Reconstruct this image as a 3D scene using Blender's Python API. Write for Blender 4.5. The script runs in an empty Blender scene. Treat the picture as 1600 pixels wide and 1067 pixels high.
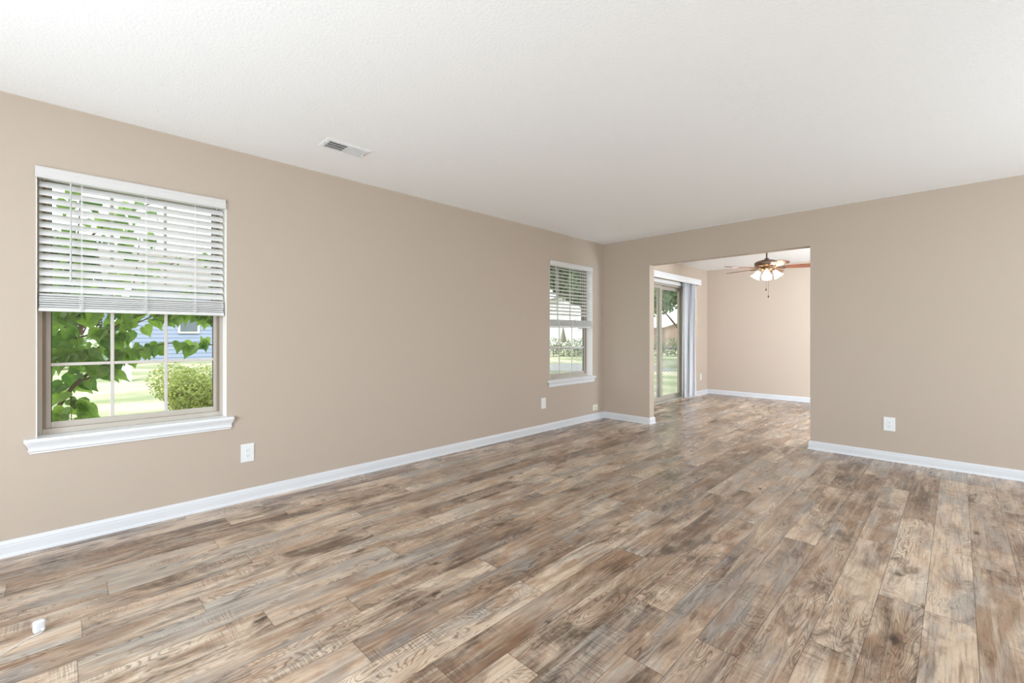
import bpy, bmesh, math, random
from mathutils import Vector, Matrix
random.seed(7)
PI = math.pi
sc = bpy.context.scene
C = sc.collection

# ------------------------------------------------------------------ camera, sky, sun, large lights, exposure
F_PX = 700.0
TH = math.atan(696.0 / 700.0)
cam_d = bpy.data.cameras.new('camera')
cam_d.sensor_width = 36.0
cam_d.lens = F_PX / 1600.0 * 36.0
cam_d.shift_y = -10.5 / 1600.0
cam_d.clip_start = 0.02
cam_d.clip_end = 400
cam = bpy.data.objects.new('camera', cam_d)
C.objects.link(cam)
cam.location = (0, 0, 1.166)
cam.rotation_euler = (PI / 2, 0, TH)
sc.camera = cam

sc.view_settings.view_transform = 'Standard'
sc.view_settings.look = 'None'
sc.view_settings.gamma = 1
sc.view_settings.use_curve_mapping = False
sc.view_settings.exposure = 0.08

world = bpy.data.worlds.new('sky')
sc.world = world
world.use_nodes = True
wn = world.node_tree.nodes
wl = world.node_tree.links
wn.clear()
w_out = wn.new('ShaderNodeOutputWorld')
w_bg = wn.new('ShaderNodeBackground')
w_tc = wn.new('ShaderNodeTexCoord')
w_noise = wn.new('ShaderNodeTexNoise')
w_noise.inputs['Scale'].default_value = 3.0
w_noise.inputs['Detail'].default_value = 5.0
w_ramp = wn.new('ShaderNodeValToRGB')
w_ramp.color_ramp.elements[0].position = 0.38
w_ramp.color_ramp.elements[0].color = (0.78, 0.88, 1.0, 1)
w_ramp.color_ramp.elements[1].position = 0.6
w_ramp.color_ramp.elements[1].color = (1, 1, 1, 1)
wl.new(w_tc.outputs['Generated'], w_noise.inputs['Vector'])
wl.new(w_noise.outputs['Fac'], w_ramp.inputs['Fac'])
wl.new(w_ramp.outputs['Color'], w_bg.inputs['Color'])
w_bg.inputs['Strength'].default_value = 1.9
wl.new(w_bg.outputs['Background'], w_out.inputs['Surface'])

def light(name, kind, loc, rot, energy, color=(1, 1, 1), size=None, size_y=None):
    d = bpy.data.lights.new(name, kind)
    d.energy = energy
    d.color = color
    if kind == 'AREA':
        d.shape = 'RECTANGLE'
        d.size = size
        d.size_y = size_y
    o = bpy.data.objects.new(name, d)
    C.objects.link(o)
    o.location = loc
    o.rotation_euler = rot
    return o

sun = light('sun', 'SUN', (0, 0, 20), (math.radians(12), math.radians(36), 0), 2.6, (1.0, 0.95, 0.86))
sun.data.angle = math.radians(6)
# added fill lights at unseen openings made in the front and right-hand walls
light('front_fill_light', 'AREA', (-0.8, -1.97, 1.15), (math.radians(91), 0, 0), 150, (0.755, 0.88, 1.0), 3.0, 1.4)
light('side_fill_light', 'AREA', (2.57, 3.5, 1.20), (math.radians(97), 0, math.radians(90)), 70, (0.755, 0.88, 1.0), 2.2, 1.4)
# added fill light brightening the dining room, out of view to the right
light('dining_fill_light', 'AREA', (1.35, 6.2, 1.5), (math.radians(112), 0, math.radians(33)), 225, (0.73, 0.86, 1.0), 1.3, 1.3)

# ------------------------------------------------------------------ dimensions
XL = -3.546          # left wall plane
XR = 2.60            # right wall plane
YF = -2.00           # front wall plane (behind the camera)
YB = 5.40            # back wall plane
YD = 5.52            # dining side of that wall
YE = 9.10            # far wall of the dining room
XD = 1.60            # right wall of the dining room
CH = 2.44
GZ = -0.35           # ground outside

# ------------------------------------------------------------------ helpers
def tag(o, label=None, cat=None, group=None, kind=None):
    if label: o['label'] = label
    if cat: o['category'] = cat
    if group: o['group'] = group
    if kind: o['kind'] = kind
    return o

def thing(name, loc=(0, 0, 0), rotz=0, label=None, cat=None, group=None, kind=None):
    o = bpy.data.objects.new(name, None)
    o.empty_display_size = 0.1
    C.objects.link(o)
    o.location = loc
    o.rotation_euler = (0, 0, rotz)
    return tag(o, label, cat, group, kind)

def obj(name, bm, mat, parent=None, smooth=False):
    me = bpy.data.meshes.new(name)
    bmesh.ops.recalc_face_normals(bm, faces=bm.faces)
    bm.to_mesh(me)
    bm.free()
    if isinstance(mat, (list, tuple)):
        for m in mat: me.materials.append(m)
    else:
        me.materials.append(mat)
    if smooth:
        for p in me.polygons: p.use_smooth = True
        try:
            me.set_sharp_from_angle(angle=math.radians(40))
        except Exception:
            pass
    o = bpy.data.objects.new(name, me)
    C.objects.link(o)
    if parent is not None: o.parent = parent
    return o

def box(bm, x0, x1, y0, y1, z0, z1, bevel=0.0, seg=1):
    vs = [bm.verts.new((x, y, z)) for x in (x0, x1) for y in (y0, y1) for z in (z0, z1)]
    fs = []
    for q in ((0, 1, 3, 2), (4, 6, 7, 5), (0, 4, 5, 1), (2, 3, 7, 6), (0, 2, 6, 4), (1, 5, 7, 3)):
        fs.append(bm.faces.new([vs[i] for i in q]))
    if bevel > 0:
        es = list({e for f in fs for e in f.edges})
        bmesh.ops.bevel(bm, geom=es, offset=bevel, segments=seg, affect='EDGES', profile=0.5)
    return vs

def cyl(bm, p0, p1, r0, r1=None, n=16, caps=True):
    if r1 is None: r1 = r0
    p0 = Vector(p0); p1 = Vector(p1)
    d = (p1 - p0).normalized()
    a = d.orthogonal().normalized()
    b = d.cross(a)
    r_a = [bm.verts.new(p0 + (a * math.cos(2 * PI * i / n) + b * math.sin(2 * PI * i / n)) * r0) for i in range(n)]
    r_b = [bm.verts.new(p1 + (a * math.cos(2 * PI * i / n) + b * math.sin(2 * PI * i / n)) * r1) for i in range(n)]
    for i in range(n):
        j = (i + 1) % n
        bm.faces.new((r_a[i], r_a[j], r_b[j], r_b[i]))
    if caps:
        bm.faces.new(r_a[::-1]); bm.faces.new(r_b)

def lathe(bm, prof, n=28, M=Matrix.Identity(4), cap0=False, cap1=False):
    rings = []
    for r, z in prof:
        rings.append([bm.verts.new(M @ Vector((r * math.cos(2 * PI * i / n), r * math.sin(2 * PI * i / n), z))) for i in range(n)])
    for k in range(len(rings) - 1):
        for i in range(n):
            j = (i + 1) % n
            bm.faces.new((rings[k][i], rings[k][j], rings[k + 1][j], rings[k + 1][i]))
    if cap0: bm.faces.new(rings[0][::-1])
    if cap1: bm.faces.new(rings[-1])

def tube(bm, pts, radii, n=8):
    pts = [Vector(p) for p in pts]
    if not isinstance(radii, (list, tuple)): radii = [radii] * len(pts)
    rings = []
    a = None
    for i, p in enumerate(pts):
        d = (pts[min(i + 1, len(pts) - 1)] - pts[max(i - 1, 0)]).normalized()
        if a is None: a = d.orthogonal().normalized()
        a = (a - d * a.dot(d)).normalized()
        b = d.cross(a)
        rings.append([bm.verts.new(p + (a * math.cos(2 * PI * k / n) + b * math.sin(2 * PI * k / n)) * radii[i]) for k in range(n)])
    for i in range(len(rings) - 1):
        for k in range(n):
            j = (k + 1) % n
            bm.faces.new((rings[i][k], rings[i][j], rings[i + 1][j], rings[i + 1][k]))
    bm.faces.new(rings[0][::-1]); bm.faces.new(rings[-1])

def smooth_path(pts, sub=6):
    pts = [Vector(p) for p in pts]
    out = []
    for i in range(len(pts) - 1):
        p0 = pts[max(i - 1, 0)]; p1 = pts[i]; p2 = pts[i + 1]; p3 = pts[min(i + 2, len(pts) - 1)]
        for k in range(sub):
            t = k / sub
            out.append(0.5 * ((2 * p1) + (p2 - p0) * t + (2 * p0 - 5 * p1 + 4 * p2 - p3) * t * t + (3 * p1 - p0 - 3 * p2 + p3) * t ** 3))
    out.append(pts[-1])
    return out

def sweep(bm, prof, path, side=1):
    """profile (distance from wall, height) carried along a plan polyline with mitred corners; side=+1: room is left of travel"""
    P = [Vector(p) for p in path]
    n = len(P)
    nrm = []
    for i in range(n - 1):
        d = (P[i + 1] - P[i]).normalized()
        nrm.append(Vector((-d.y, d.x)) * side)
    rings = []
    for i in range(n):
        if i == 0: m = nrm[0]
        elif i == n - 1: m = nrm[-1]
        else:
            m = nrm[i - 1] + nrm[i]
            m = m / (m.dot(nrm[i]))
        rings.append([bm.verts.new((P[i].x + m.x * d, P[i].y + m.y * d, z)) for d, z in prof])
    for i in range(n - 1):
        for k in range(len(prof)):
            j = (k + 1) % len(prof)
            bm.faces.new((rings[i][k], rings[i][j], rings[i + 1][j], rings[i + 1][k]))
    bm.faces.new(rings[0][::-1]); bm.faces.new(rings[-1])

def wall_mesh(us, zs, holes, fixed, thick, axis):
    """slab wall with rectangular holes. axis 'x': plane at X=fixed..fixed+thick, u runs along Y. axis 'y': plane at Y."""
    us = sorted(set(us + [h[0] for h in holes] + [h[1] for h in holes]))
    zs = sorted(set(zs + [h[2] for h in holes] + [h[3] for h in holes]))
    bm = bmesh.new()
    vd = {}
    def v(u, z, s):
        k = (u, z, s)
        if k not in vd:
            t = fixed + (thick if s else 0)
            vd[k] = bm.verts.new((t, u, z) if axis == 'x' else (u, t, z))
        return vd[k]
    def solid(i, j):
        if i < 0 or j < 0 or i >= len(us) - 1 or j >= len(zs) - 1: return False
        cu = (us[i] + us[i + 1]) / 2; cz = (zs[j] + zs[j + 1]) / 2
        return not any(h[0] < cu < h[1] and h[2] < cz < h[3] for h in holes)
    for i in range(len(us) - 1):
        for j in range(len(zs) - 1):
            if not solid(i, j): continue
            u0, u1, z0, z1 = us[i], us[i + 1], zs[j], zs[j + 1]
            for s in (0, 1):
                bm.faces.new((v(u0, z0, s), v(u1, z0, s), v(u1, z1, s), v(u0, z1, s)))
            for di, dj, a, b in ((-1, 0, (u0, z0), (u0, z1)), (1, 0, (u1, z0), (u1, z1)), (0, -1, (u0, z0), (u1, z0)), (0, 1, (u0, z1), (u1, z1))):
                if not solid(i + di, j + dj):
                    bm.faces.new((v(*a, 0), v(*b, 0), v(*b, 1), v(*a, 1)))
    return bm

# ------------------------------------------------------------------ materials
def srgb(r, g, b):
    f = lambda c: (c / 255 / 12.92) if c / 255 <= 0.04045 else ((c / 255 + 0.055) / 1.055) ** 2.4
    return (f(r), f(g), f(b), 1)

def new_mat(name):
    m = bpy.data.materials.new(name)
    m.use_nodes = True
    nt = m.node_tree
    return m, nt, nt.nodes, nt.links, nt.nodes['Principled BSDF']

def mat(name, col, rough=0.5, metal=0.0, noise=0.03, nscale=20.0, bump=0.0, bscale=200.0, spec=0.5, trans=0.0):
    m, nt, n, l, b = new_mat(name)
    b.inputs['Roughness'].default_value = rough
    b.inputs['Metallic'].default_value = metal
    b.inputs['Specular IOR Level'].default_value = spec
    tc = n.new('ShaderNodeTexCoord')
    no = n.new('ShaderNodeTexNoise'); no.inputs['Scale'].default_value = nscale; no.inputs['Detail'].default_value = 3
    l.new(tc.outputs['Object'], no.inputs['Vector'])
    mx = n.new('ShaderNodeMix'); mx.data_type = 'RGBA'
    mx.inputs['A'].default_value = tuple(c * (1 - noise) for c in col[:3]) + (1,)
    mx.inputs['B'].default_value = tuple(min(1, c * (1 + noise)) for c in col[:3]) + (1,)
    l.new(no.outputs['Fac'], mx.inputs['Factor'])
    l.new(mx.outputs['Result'], b.inputs['Base Color'])
    if bump > 0:
        nb = n.new('ShaderNodeTexNoise'); nb.inputs['Scale'].default_value = bscale; nb.inputs['Detail'].default_value = 4
        l.new(tc.outputs['Object'], nb.inputs['Vector'])
        bp = n.new('ShaderNodeBump'); bp.inputs['Strength'].default_value = bump; bp.inputs['Distance'].default_value = 0.004
        l.new(nb.outputs['Fac'], bp.inputs['Height'])
        l.new(bp.outputs['Normal'], b.inputs['Normal'])
    if trans > 0:
        tr = n.new('ShaderNodeBsdfTranslucent')
        l.new(mx.outputs['Result'], tr.inputs['Color'])
        ms = n.new('ShaderNodeMixShader'); ms.inputs['Fac'].default_value = trans
        l.new(b.outputs['BSDF'], ms.inputs[1]); l.new(tr.outputs['BSDF'], ms.inputs[2])
        l.new(ms.outputs['Shader'], n['Material Output'].inputs['Surface'])
    return m

def glass_mat(name, tint=(0.96, 0.985, 0.97), refl=1.0):
    m, nt, n, l, b = new_mat(name)
    n.remove(b)
    tr = n.new('ShaderNodeBsdfTransparent'); tr.inputs['Color'].default_value = (*tint, 1)
    gl = n.new('ShaderNodeBsdfGlossy'); gl.inputs['Roughness'].default_value = 0.0
    gl.inputs['Color'].default_value = (refl, refl, refl, 1)
    fr = n.new('ShaderNodeFresnel')
    # thin pane: same reflectance entering and leaving the glass
    ge = n.new('ShaderNodeNewGeometry')
    io = n.new('ShaderNodeMapRange')
    io.inputs['To Min'].default_value = 1.45; io.inputs['To Max'].default_value = 1 / 1.45
    l.new(ge.outputs['Backfacing'], io.inputs['Value']); l.new(io.outputs['Result'], fr.inputs['IOR'])
    ms = n.new('ShaderNodeMixShader')
    l.new(fr.outputs['Fac'], ms.inputs['Fac'])
    l.new(tr.outputs['BSDF'], ms.inputs[1]); l.new(gl.outputs['BSDF'], ms.inputs[2])
    l.new(ms.outputs['Shader'], n['Material Output'].inputs['Surface'])
    return m

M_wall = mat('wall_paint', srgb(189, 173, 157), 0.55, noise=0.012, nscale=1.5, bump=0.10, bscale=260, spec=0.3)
M_dining = mat('lightened_wall_paint', srgb(200, 183, 166), 0.55, noise=0.012, nscale=1.5, bump=0.10, bscale=260, spec=0.3)  # same wall paint, its colour lightened for the brighter light in the dining room
M_ceil = mat('ceiling_paint', srgb(252, 252, 252), 0.9, noise=0.008, nscale=30, bump=0.45, bscale=75, spec=0.1)
M_base = mat('baseboard_paint', srgb(218, 218, 219), 0.35, noise=0.01)
M_valance = mat('vinyl_valance', srgb(214, 210, 207), 0.4, noise=0.01)
M_white = mat('white_trim_paint', srgb(230, 230, 230), 0.35, noise=0.01)
M_reveal = mat('window_reveal_paint', srgb(238, 234, 230), 0.5, noise=0.02)
M_almond = mat('almond_vinyl', srgb(188, 178, 165), 0.4, noise=0.05, nscale=8)
M_jamb = mat('shaded_jamb_liner', srgb(140, 124, 108), 0.6, noise=0.12, nscale=25)  # almond vinyl with the shade of the jamb put into its colour
M_muntin = mat('muntin_vinyl', srgb(205, 197, 190), 0.4, noise=0.02)
M_dark = mat('dark_gasket', srgb(50, 50, 48), 0.6)
M_blind = mat('white_blind_slats', srgb(240, 238, 235), 0.35, noise=0.01, trans=0.12)
M_wand = mat('grey_white_wand', srgb(196, 194, 192), 0.4)
M_cord = mat('white_cord', srgb(235, 235, 232), 0.7)
M_vane = mat('vertical_vane_fabric', srgb(252, 252, 254), 0.5, noise=0.005, trans=0.3)
M_alu = mat('bronze_grey_aluminium', srgb(184, 176, 164), 0.4, metal=0.15, noise=0.04)
M_plate = mat('white_plastic_plate', srgb(232, 232, 230), 0.3, noise=0.005)
M_ivory = mat('ivory_plastic_plate', srgb(232, 226, 210), 0.35, noise=0.005)
M_slot = mat('outlet_slot_dark', srgb(60, 58, 55), 0.6)
M_ventdark = mat('duct_shade_dark', srgb(70, 70, 72), 0.8)
M_vent = mat('vent_white_enamel', srgb(230, 230, 230), 0.4, noise=0.005)
M_bronze = mat('brushed_bronze', srgb(120, 100, 86), 0.35, metal=0.8, noise=0.05)
M_chain = mat('dark_chain', srgb(70, 60, 50), 0.4, metal=0.7)
M_charger = mat('white_charger_plastic', srgb(218, 218, 219), 0.25, noise=0.003)
M_glass = glass_mat('window_glass')
M_glass_door = glass_mat('patio_door_glass', (0.93, 0.96, 0.94))

# cherry fan blade with grain
def cherry():
    m, nt, n, l, b = new_mat('cherry_wood_blade')
    tc = n.new('ShaderNodeTexCoord')
    mp = n.new('ShaderNodeMapping'); mp.inputs['Scale'].default_value = (3, 40, 40)
    no = n.new('ShaderNodeTexNoise'); no.inputs['Scale'].default_value = 2; no.inputs['Detail'].default_value = 6
    cr = n.new('ShaderNodeValToRGB')
    cr.color_ramp.elements[0].position = 0.3; cr.color_ramp.elements[0].color = srgb(120, 58, 38)
    cr.color_ramp.elements[1].position = 0.7; cr.color_ramp.elements[1].color = srgb(180, 104, 70)
    l.new(tc.outputs['Object'], mp.inputs['Vector']); l.new(mp.outputs['Vector'], no.inputs['Vector'])
    l.new(no.outputs['Fac'], cr.inputs['Fac']); l.new(cr.outputs['Color'], b.inputs['Base Color'])
    b.inputs['Roughness'].default_value = 0.25
    return m
M_cherry = cherry()

def shade_mat():
    m, nt, n, l, b = new_mat('frosted_lit_shade')
    b.inputs['Base Color'].default_value = (0.95, 0.9, 0.8, 1)
    b.inputs['Roughness'].default_value = 0.5
    b.inputs['Emission Color'].default_value = (1.0, 0.78, 0.50, 1)
    b.inputs['Emission Strength'].default_value = 7.5
    return m
M_shade = shade_mat()
def bulb_mat():
    m, nt, n, l, b = new_mat('lit_bulb')
    b.inputs['Emission Color'].default_value = (1.0, 0.85, 0.6, 1)
    b.inputs['Emission Strength'].default_value = 8
    return m
M_bulb = bulb_mat()

# ---- floor planks: each face carries a random id and a plank-local UV in metres
def floor_mat():
    m, nt, n, l, b = new_mat('rustic_oak_plank')
    def math_(op, a, b_=None, c=None, clamp=False):
        x = n.new('ShaderNodeMath'); x.operation = op; x.use_clamp = clamp
        for i, q in enumerate((a, b_, c)):
            if q is None: continue
            if isinstance(q, (int, float)): x.inputs[i].default_value = q
            else: l.new(q, x.inputs[i])
        return x.outputs[0]
    def ramp(src, stops):
        r = n.new('ShaderNodeValToRGB')
        while len(r.color_ramp.elements) < len(stops): r.color_ramp.elements.new(0.5)
        for e, (p, c) in zip(r.color_ramp.elements, stops):
            e.position = p; e.color = c if isinstance(c, tuple) else (c, c, c, 1)
        l.new(src, r.inputs['Fac'])
        return r.outputs['Color']
    def mix(fac, a, b_, mode='MIX'):
        x = n.new('ShaderNodeMix'); x.data_type = 'RGBA'; x.blend_type = mode
        for nm, q in (('Factor', fac), ('A', a), ('B', b_)):
            if isinstance(q, (int, float)): x.inputs[nm].default_value = q
            elif isinstance(q, tuple): x.inputs[nm].default_value = q
            else: l.new(q, x.inputs[nm])
        return x.outputs['Result']
    uv = n.new('ShaderNodeUVMap'); uv.uv_map = 'plank'
    at = n.new('ShaderNodeAttribute'); at.attribute_name = 'plank_id'
    sep = n.new('ShaderNodeSeparateColor'); l.new(at.outputs['Color'], sep.inputs['Color'])
    r1, r2, r3 = sep.outputs[0], sep.outputs[1], sep.outputs[2]
    off = n.new('ShaderNodeVectorMath'); off.operation = 'MULTIPLY_ADD'
    l.new(at.outputs['Color'], off.inputs[0]); off.inputs[1].default_value = (37, 53, 71)
    l.new(uv.outputs['UV'], off.inputs[2])
    P = off.outputs[0]
    def noise(scale_vec, s=1.0, detail=4, rough=0.55, dist=0.0):
        mp = n.new('ShaderNodeMapping'); mp.inputs['Scale'].default_value = scale_vec
        l.new(P, mp.inputs['Vector'])
        x = n.new('ShaderNodeTexNoise'); x.inputs['Scale'].default_value = s
        x.inputs['Detail'].default_value = detail; x.inputs['Roughness'].default_value = rough
        x.inputs['Distortion'].default_value = dist
        l.new(mp.outputs['Vector'], x.inputs['Vector'])
        return x.outputs['Fac']
    # broad blotches of stain, grey and tan
    blot = noise((7.5, 2.4, 1), 1.0, 9, 0.68, 0.6)
    shift = math_('MULTIPLY_ADD', r1, 0.22, -0.11)
    blot2 = math_('ADD', blot, shift)
    base = ramp(blot2, [(0.26, srgb(126, 100, 81)), (0.38, srgb(167, 138, 115)), (0.48, srgb(195, 167, 142)), (0.60, srgb(212, 188, 164)), (0.74, srgb(225, 204, 182))])
    gb = noise((9, 2.2, 1), 1.0, 4, 0.55, 0.4)
    gfac = ramp(math_('ADD', gb, math_('MULTIPLY_ADD', r2, 0.16, -0.08)), [(0.47, 0.0), (0.64, 0.75)])
    col = mix(gfac, base, srgb(162, 155, 148))
    # reddish-brown heart patches
    hb = noise((6.0, 1.9, 1), 1.3, 3, 0.5, 0.5)
    hfac = ramp(math_('ADD', hb, math_('MULTIPLY_ADD', r3, 0.2, -0.1)), [(0.57, 0.0), (0.68, 0.6)])
    col = mix(hfac, col, srgb(142, 104, 74))
    # dark weathering
    db = noise((6.5, 2.4, 1), 1.1, 9, 0.70, 0.7)
    dfac = ramp(math_('ADD', db, math_('MULTIPLY_ADD', r2, -0.14, 0.07)), [(0.525, 0.0), (0.68, 0.88)])
    col = mix(dfac, col, srgb(84, 66, 52))
    # cathedral grain: contour lines of a stretched field
    cf = noise((8.0, 1.3, 1), 1.0, 2.5, 0.45, 0.5)
    rings = math_('SINE', math_('MULTIPLY', cf, 230.0))
    lines = ramp(math_('MULTIPLY_ADD', rings, 0.5, 0.5), [(0.62, 0.0), (0.95, 1.0)])
    cmask = ramp(noise((5, 1.3, 1), 1.0, 2), [(0.47, 0.06), (0.57, 0.72)])
    col = mix(math_('MULTIPLY', lines, cmask), col, mix(0.72, col, srgb(66, 48, 36)))
    # long fibres
    fib = noise((130, 5, 1), 1.0, 3, 0.6, 0.2)
    ffac = ramp(fib, [(0.34, 0.6), (0.50, 0.0)])
    col = mix(ffac, col, mix(0.5, col, srgb(70, 58, 48)))
    fib3 = noise((75, 3.2, 1), 1.0, 4, 0.65, 0.5)
    col = mix(ramp(fib3, [(0.56, 0.0), (0.68, 0.6)]), col, mix(0.6, col, srgb(74, 58, 46)))
    fib2 = noise((46, 2.2, 1), 1.0, 3, 0.6, 0.3)
    col = mix(ramp(fib2, [(0.52, 0.0), (0.72, 0.55)]), col, srgb(214, 198, 176))
    # saw marks across the board
    saw = noise((9, 230, 1), 1.0, 2, 0.5, 0.1)
    smask = ramp(noise((7, 3.4, 1), 1.0, 3, 0.6), [(0.53, 0.0), (0.63, 1.0)])
    sfac = math_('MULTIPLY', ramp(saw, [(0.44, 0.0), (0.60, 0.75)]), smask)
    col = mix(sfac, col, mix(0.6, col, srgb(75, 66, 60)))
    # knots
    mpv = n.new('ShaderNodeMapping'); mpv.inputs['Scale'].default_value = (2.6, 1.1, 1); l.new(P, mpv.inputs['Vector'])
    vo = n.new('ShaderNodeTexVoronoi'); vo.inputs['Scale'].default_value = 1.0; vo.voronoi_dimensions = '2D'
    l.new(mpv.outputs['Vector'], vo.inputs['Vector'])
    dist = math_('ADD', vo.outputs['Distance'], math_('MULTIPLY_ADD', noise((60, 30, 1), 1, 2), 0.10, -0.05))
    kfac = ramp(dist, [(0.012, 0.85), (0.05, 0.0)])
    col = mix(kfac, col, srgb(62, 48, 38))
    # whole-plank tone
    tone = math_('MULTIPLY_ADD', r1, 0.26, 0.85)
    hsv = n.new('ShaderNodeHueSaturation'); l.new(col, hsv.inputs['Color']); l.new(tone, hsv.inputs['Value'])
    hsv.inputs['Saturation'].default_value = 1.0
    col = hsv.outputs['Color']
    # joints between the boards
    su = n.new('ShaderNodeSeparateXYZ'); l.new(uv.outputs['UV'], su.inputs[0])
    W = 0.153; L = 1.22
    du = math_('MINIMUM', su.outputs[0], math_('SUBTRACT', W, su.outputs[0]))
    dv = math_('MINIMUM', su.outputs[1], math_('SUBTRACT', L, su.outputs[1]))
    jd = math_('MINIMUM', du, dv)
    jf = ramp(math_('MULTIPLY', jd, 100.0), [(0.05, 0.75), (0.17, 0.0)])
    col = mix(jf, col, srgb(70, 58, 48))
    l.new(col, b.inputs['Base Color'])
    b.inputs['Specular IOR Level'].default_value = 0.5
    ro = math_('MULTIPLY_ADD', blot, 0.14, 0.19)
    l.new(ro, b.inputs['Roughness'])
    bp = n.new('ShaderNodeBump'); bp.inputs['Strength'].default_value = 0.14; bp.inputs['Distance'].default_value = 0.002
    hgt = math_('SUBTRACT', math_('MULTIPLY', fib, 0.35), math_('ADD', math_('MULTIPLY', jf, 0.8), math_('MULTIPLY', lines, 0.08)))
    l.new(hgt, bp.inputs['Height']); l.new(bp.outputs['Normal'], b.inputs['Normal'])
    return m
M_floor = floor_mat()

# ------------------------------------------------------------------ SETTING: floor, ceiling, walls
def build_floor():
    bm = bmesh.new()
    uvl = bm.loops.layers.uv.new('plank')
    cl = bm.loops.layers.float_color.new('plank_id')
    W, L = 0.153, 1.22
    joint = {-1: 0.04, -5: 0.15, -2: 0.43, 0: 0.60, -6: 0.61, -4: 0.69, 3: 0.78, 9: 1.72, 10: 2.32, 12: 2.59, -7: -0.18}
    rnd = random.Random(11)
    x0 = XL - 0.10; x1 = XR + 0.05
    r = math.floor((x0 + 2.088) / W)
    while -2.088 + r * W < x1:
        xa = -2.088 + r * W; xb = xa + W
        off = joint.get(r, rnd.uniform(0, L))
        y = off - math.ceil((off - (YF - 0.05)) / L) * L
        while y < YE + 0.05:
            ya, yb = y, y + L
            cid = (rnd.random(), rnd.random(), rnd.random(), 1)
            f = bm.faces.new([bm.verts.new(p) for p in ((xa, ya, 0), (xb, ya, 0), (xb, yb, 0), (xa, yb, 0))])
            for lp, uvc in zip(f.loops, ((0, 0), (W, 0), (W, L), (0, L))):
                lp[uvl].uv = uvc; lp[cl] = cid
            y += L
        r += 1
    # trim the planks to the house, then give the floor its thickness with an underlay slab
    for co, no in (((x0, 0, 0), (-1, 0, 0)), ((x1, 0, 0), (1, 0, 0)), ((0, YF - 0.05, 0), (0, -1, 0)), ((0, YE + 0.05, 0), (0, 1, 0))):
        bmesh.ops.bisect_plane(bm, geom=bm.verts[:] + bm.edges[:] + bm.faces[:], plane_co=co, plane_no=no, clear_outer=True)
    box(bm, x0, x1, YF - 0.05, YE + 0.05, -0.12, -0.004)
    o = obj('floor', bm, M_floor)
    tag(o, 'rustic grey and tan wood plank floor running through both rooms', kind='structure')
build_floor()

bm = bmesh.new()
box(bm, XL - 0.20, XR + 0.15, YF - 0.15, YE + 0.15, CH, CH + 0.15)
tag(obj('ceiling', bm, M_ceil), 'white textured ceiling', kind='structure')

W1 = (-0.098, 0.797, 0.585, 2.065)
W2 = (4.222, 5.130, 0.585, 2.065)
DR = (6.28, 8.12, 0.0, 2.05)
bm = wall_mesh([YF - 0.15, YD, YE + 0.15], [-0.02, CH + 0.0], [W1, W2, (DR[0], DR[1], -0.02, DR[3])], XL, -0.17, 'x')
# only the zone behind the opening belongs to the dining room and takes the lightened copy of the wall paint
bmesh.ops.recalc_face_normals(bm, faces=bm.faces)
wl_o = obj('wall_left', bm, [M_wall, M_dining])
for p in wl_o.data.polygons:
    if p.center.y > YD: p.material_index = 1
tag(wl_o, 'long taupe wall with two windows and the patio door', kind='structure')

OP = (-2.843, -1.068, -0.02, 2.075)
bm = wall_mesh([XL, XR], [-0.02, CH], [OP], YB, YD - YB, 'y')
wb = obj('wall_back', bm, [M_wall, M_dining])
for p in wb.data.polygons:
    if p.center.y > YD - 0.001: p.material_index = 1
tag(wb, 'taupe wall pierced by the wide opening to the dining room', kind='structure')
bm = bmesh.new(); box(bm, XL, XD + 0.12, YE, YE + 0.15, -0.02, CH)
tag(obj('wall_far', bm, M_dining), 'far wall of the dining room', kind='structure')
bm = wall_mesh([YD, YE], [-0.02, CH], [(6.0, 7.2, 0.0, 2.07)], XD, 0.12, 'x')
tag(obj('wall_dining_right', bm, M_dining), 'right wall of the dining room', kind='structure')
bm = wall_mesh([YF - 0.15, YB], [-0.02, CH], [(2.4, 4.6, 0.45, 1.95)], XR, 0.15, 'x')
tag(obj('wall_right', bm, M_wall), 'right wall of the living room', kind='structure')
bm = wall_mesh([XL, XR], [-0.02, CH], [(-2.4, 0.8, 0.42, 1.9)], YF, -0.15, 'y')
tag(obj('wall_front', bm, M_wall), 'front wall of the living room', kind='structure')

# baseboards
BP = [(0, 0), (0.021, 0), (0.020, 0.008), (0.014, 0.014), (0.013, 0.018), (0.013, 0.056), (0.0115, 0.063), (0.0125, 0.067), (0.009, 0.074), (0.006, 0.080), (0.004, 0.085), (0, 0.085)]
def baseboard(name, path, side, label):
    bm = bmesh.new(); sweep(bm, BP, path, side)
    tag(obj(name, bm, M_base), label, kind='structure')
baseboard('baseboard_left', [(XL, YF), (XL, YB)], -1, 'white baseboard along the long left wall')
baseboard('baseboard_back_left', [(XL, YB), (OP[0], YB), (OP[0], YD), (XL, YD)], -1, 'white baseboard around the short wall left of the opening')
baseboard('baseboard_back_right', [(XR, YB), (OP[1], YB), (OP[1], YD), (XD, YD)], 1, 'white baseboard right of the opening')
baseboard('baseboard_dining_near', [(XL, YD), (XL, DR[0] - 0.01)], -1, 'white baseboard before the patio door')
baseboard('baseboard_far', [(XL, DR[1] + 0.03), (XL, YE), (XD, YE)], -1, 'white baseboard around the dining room corner')

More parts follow.
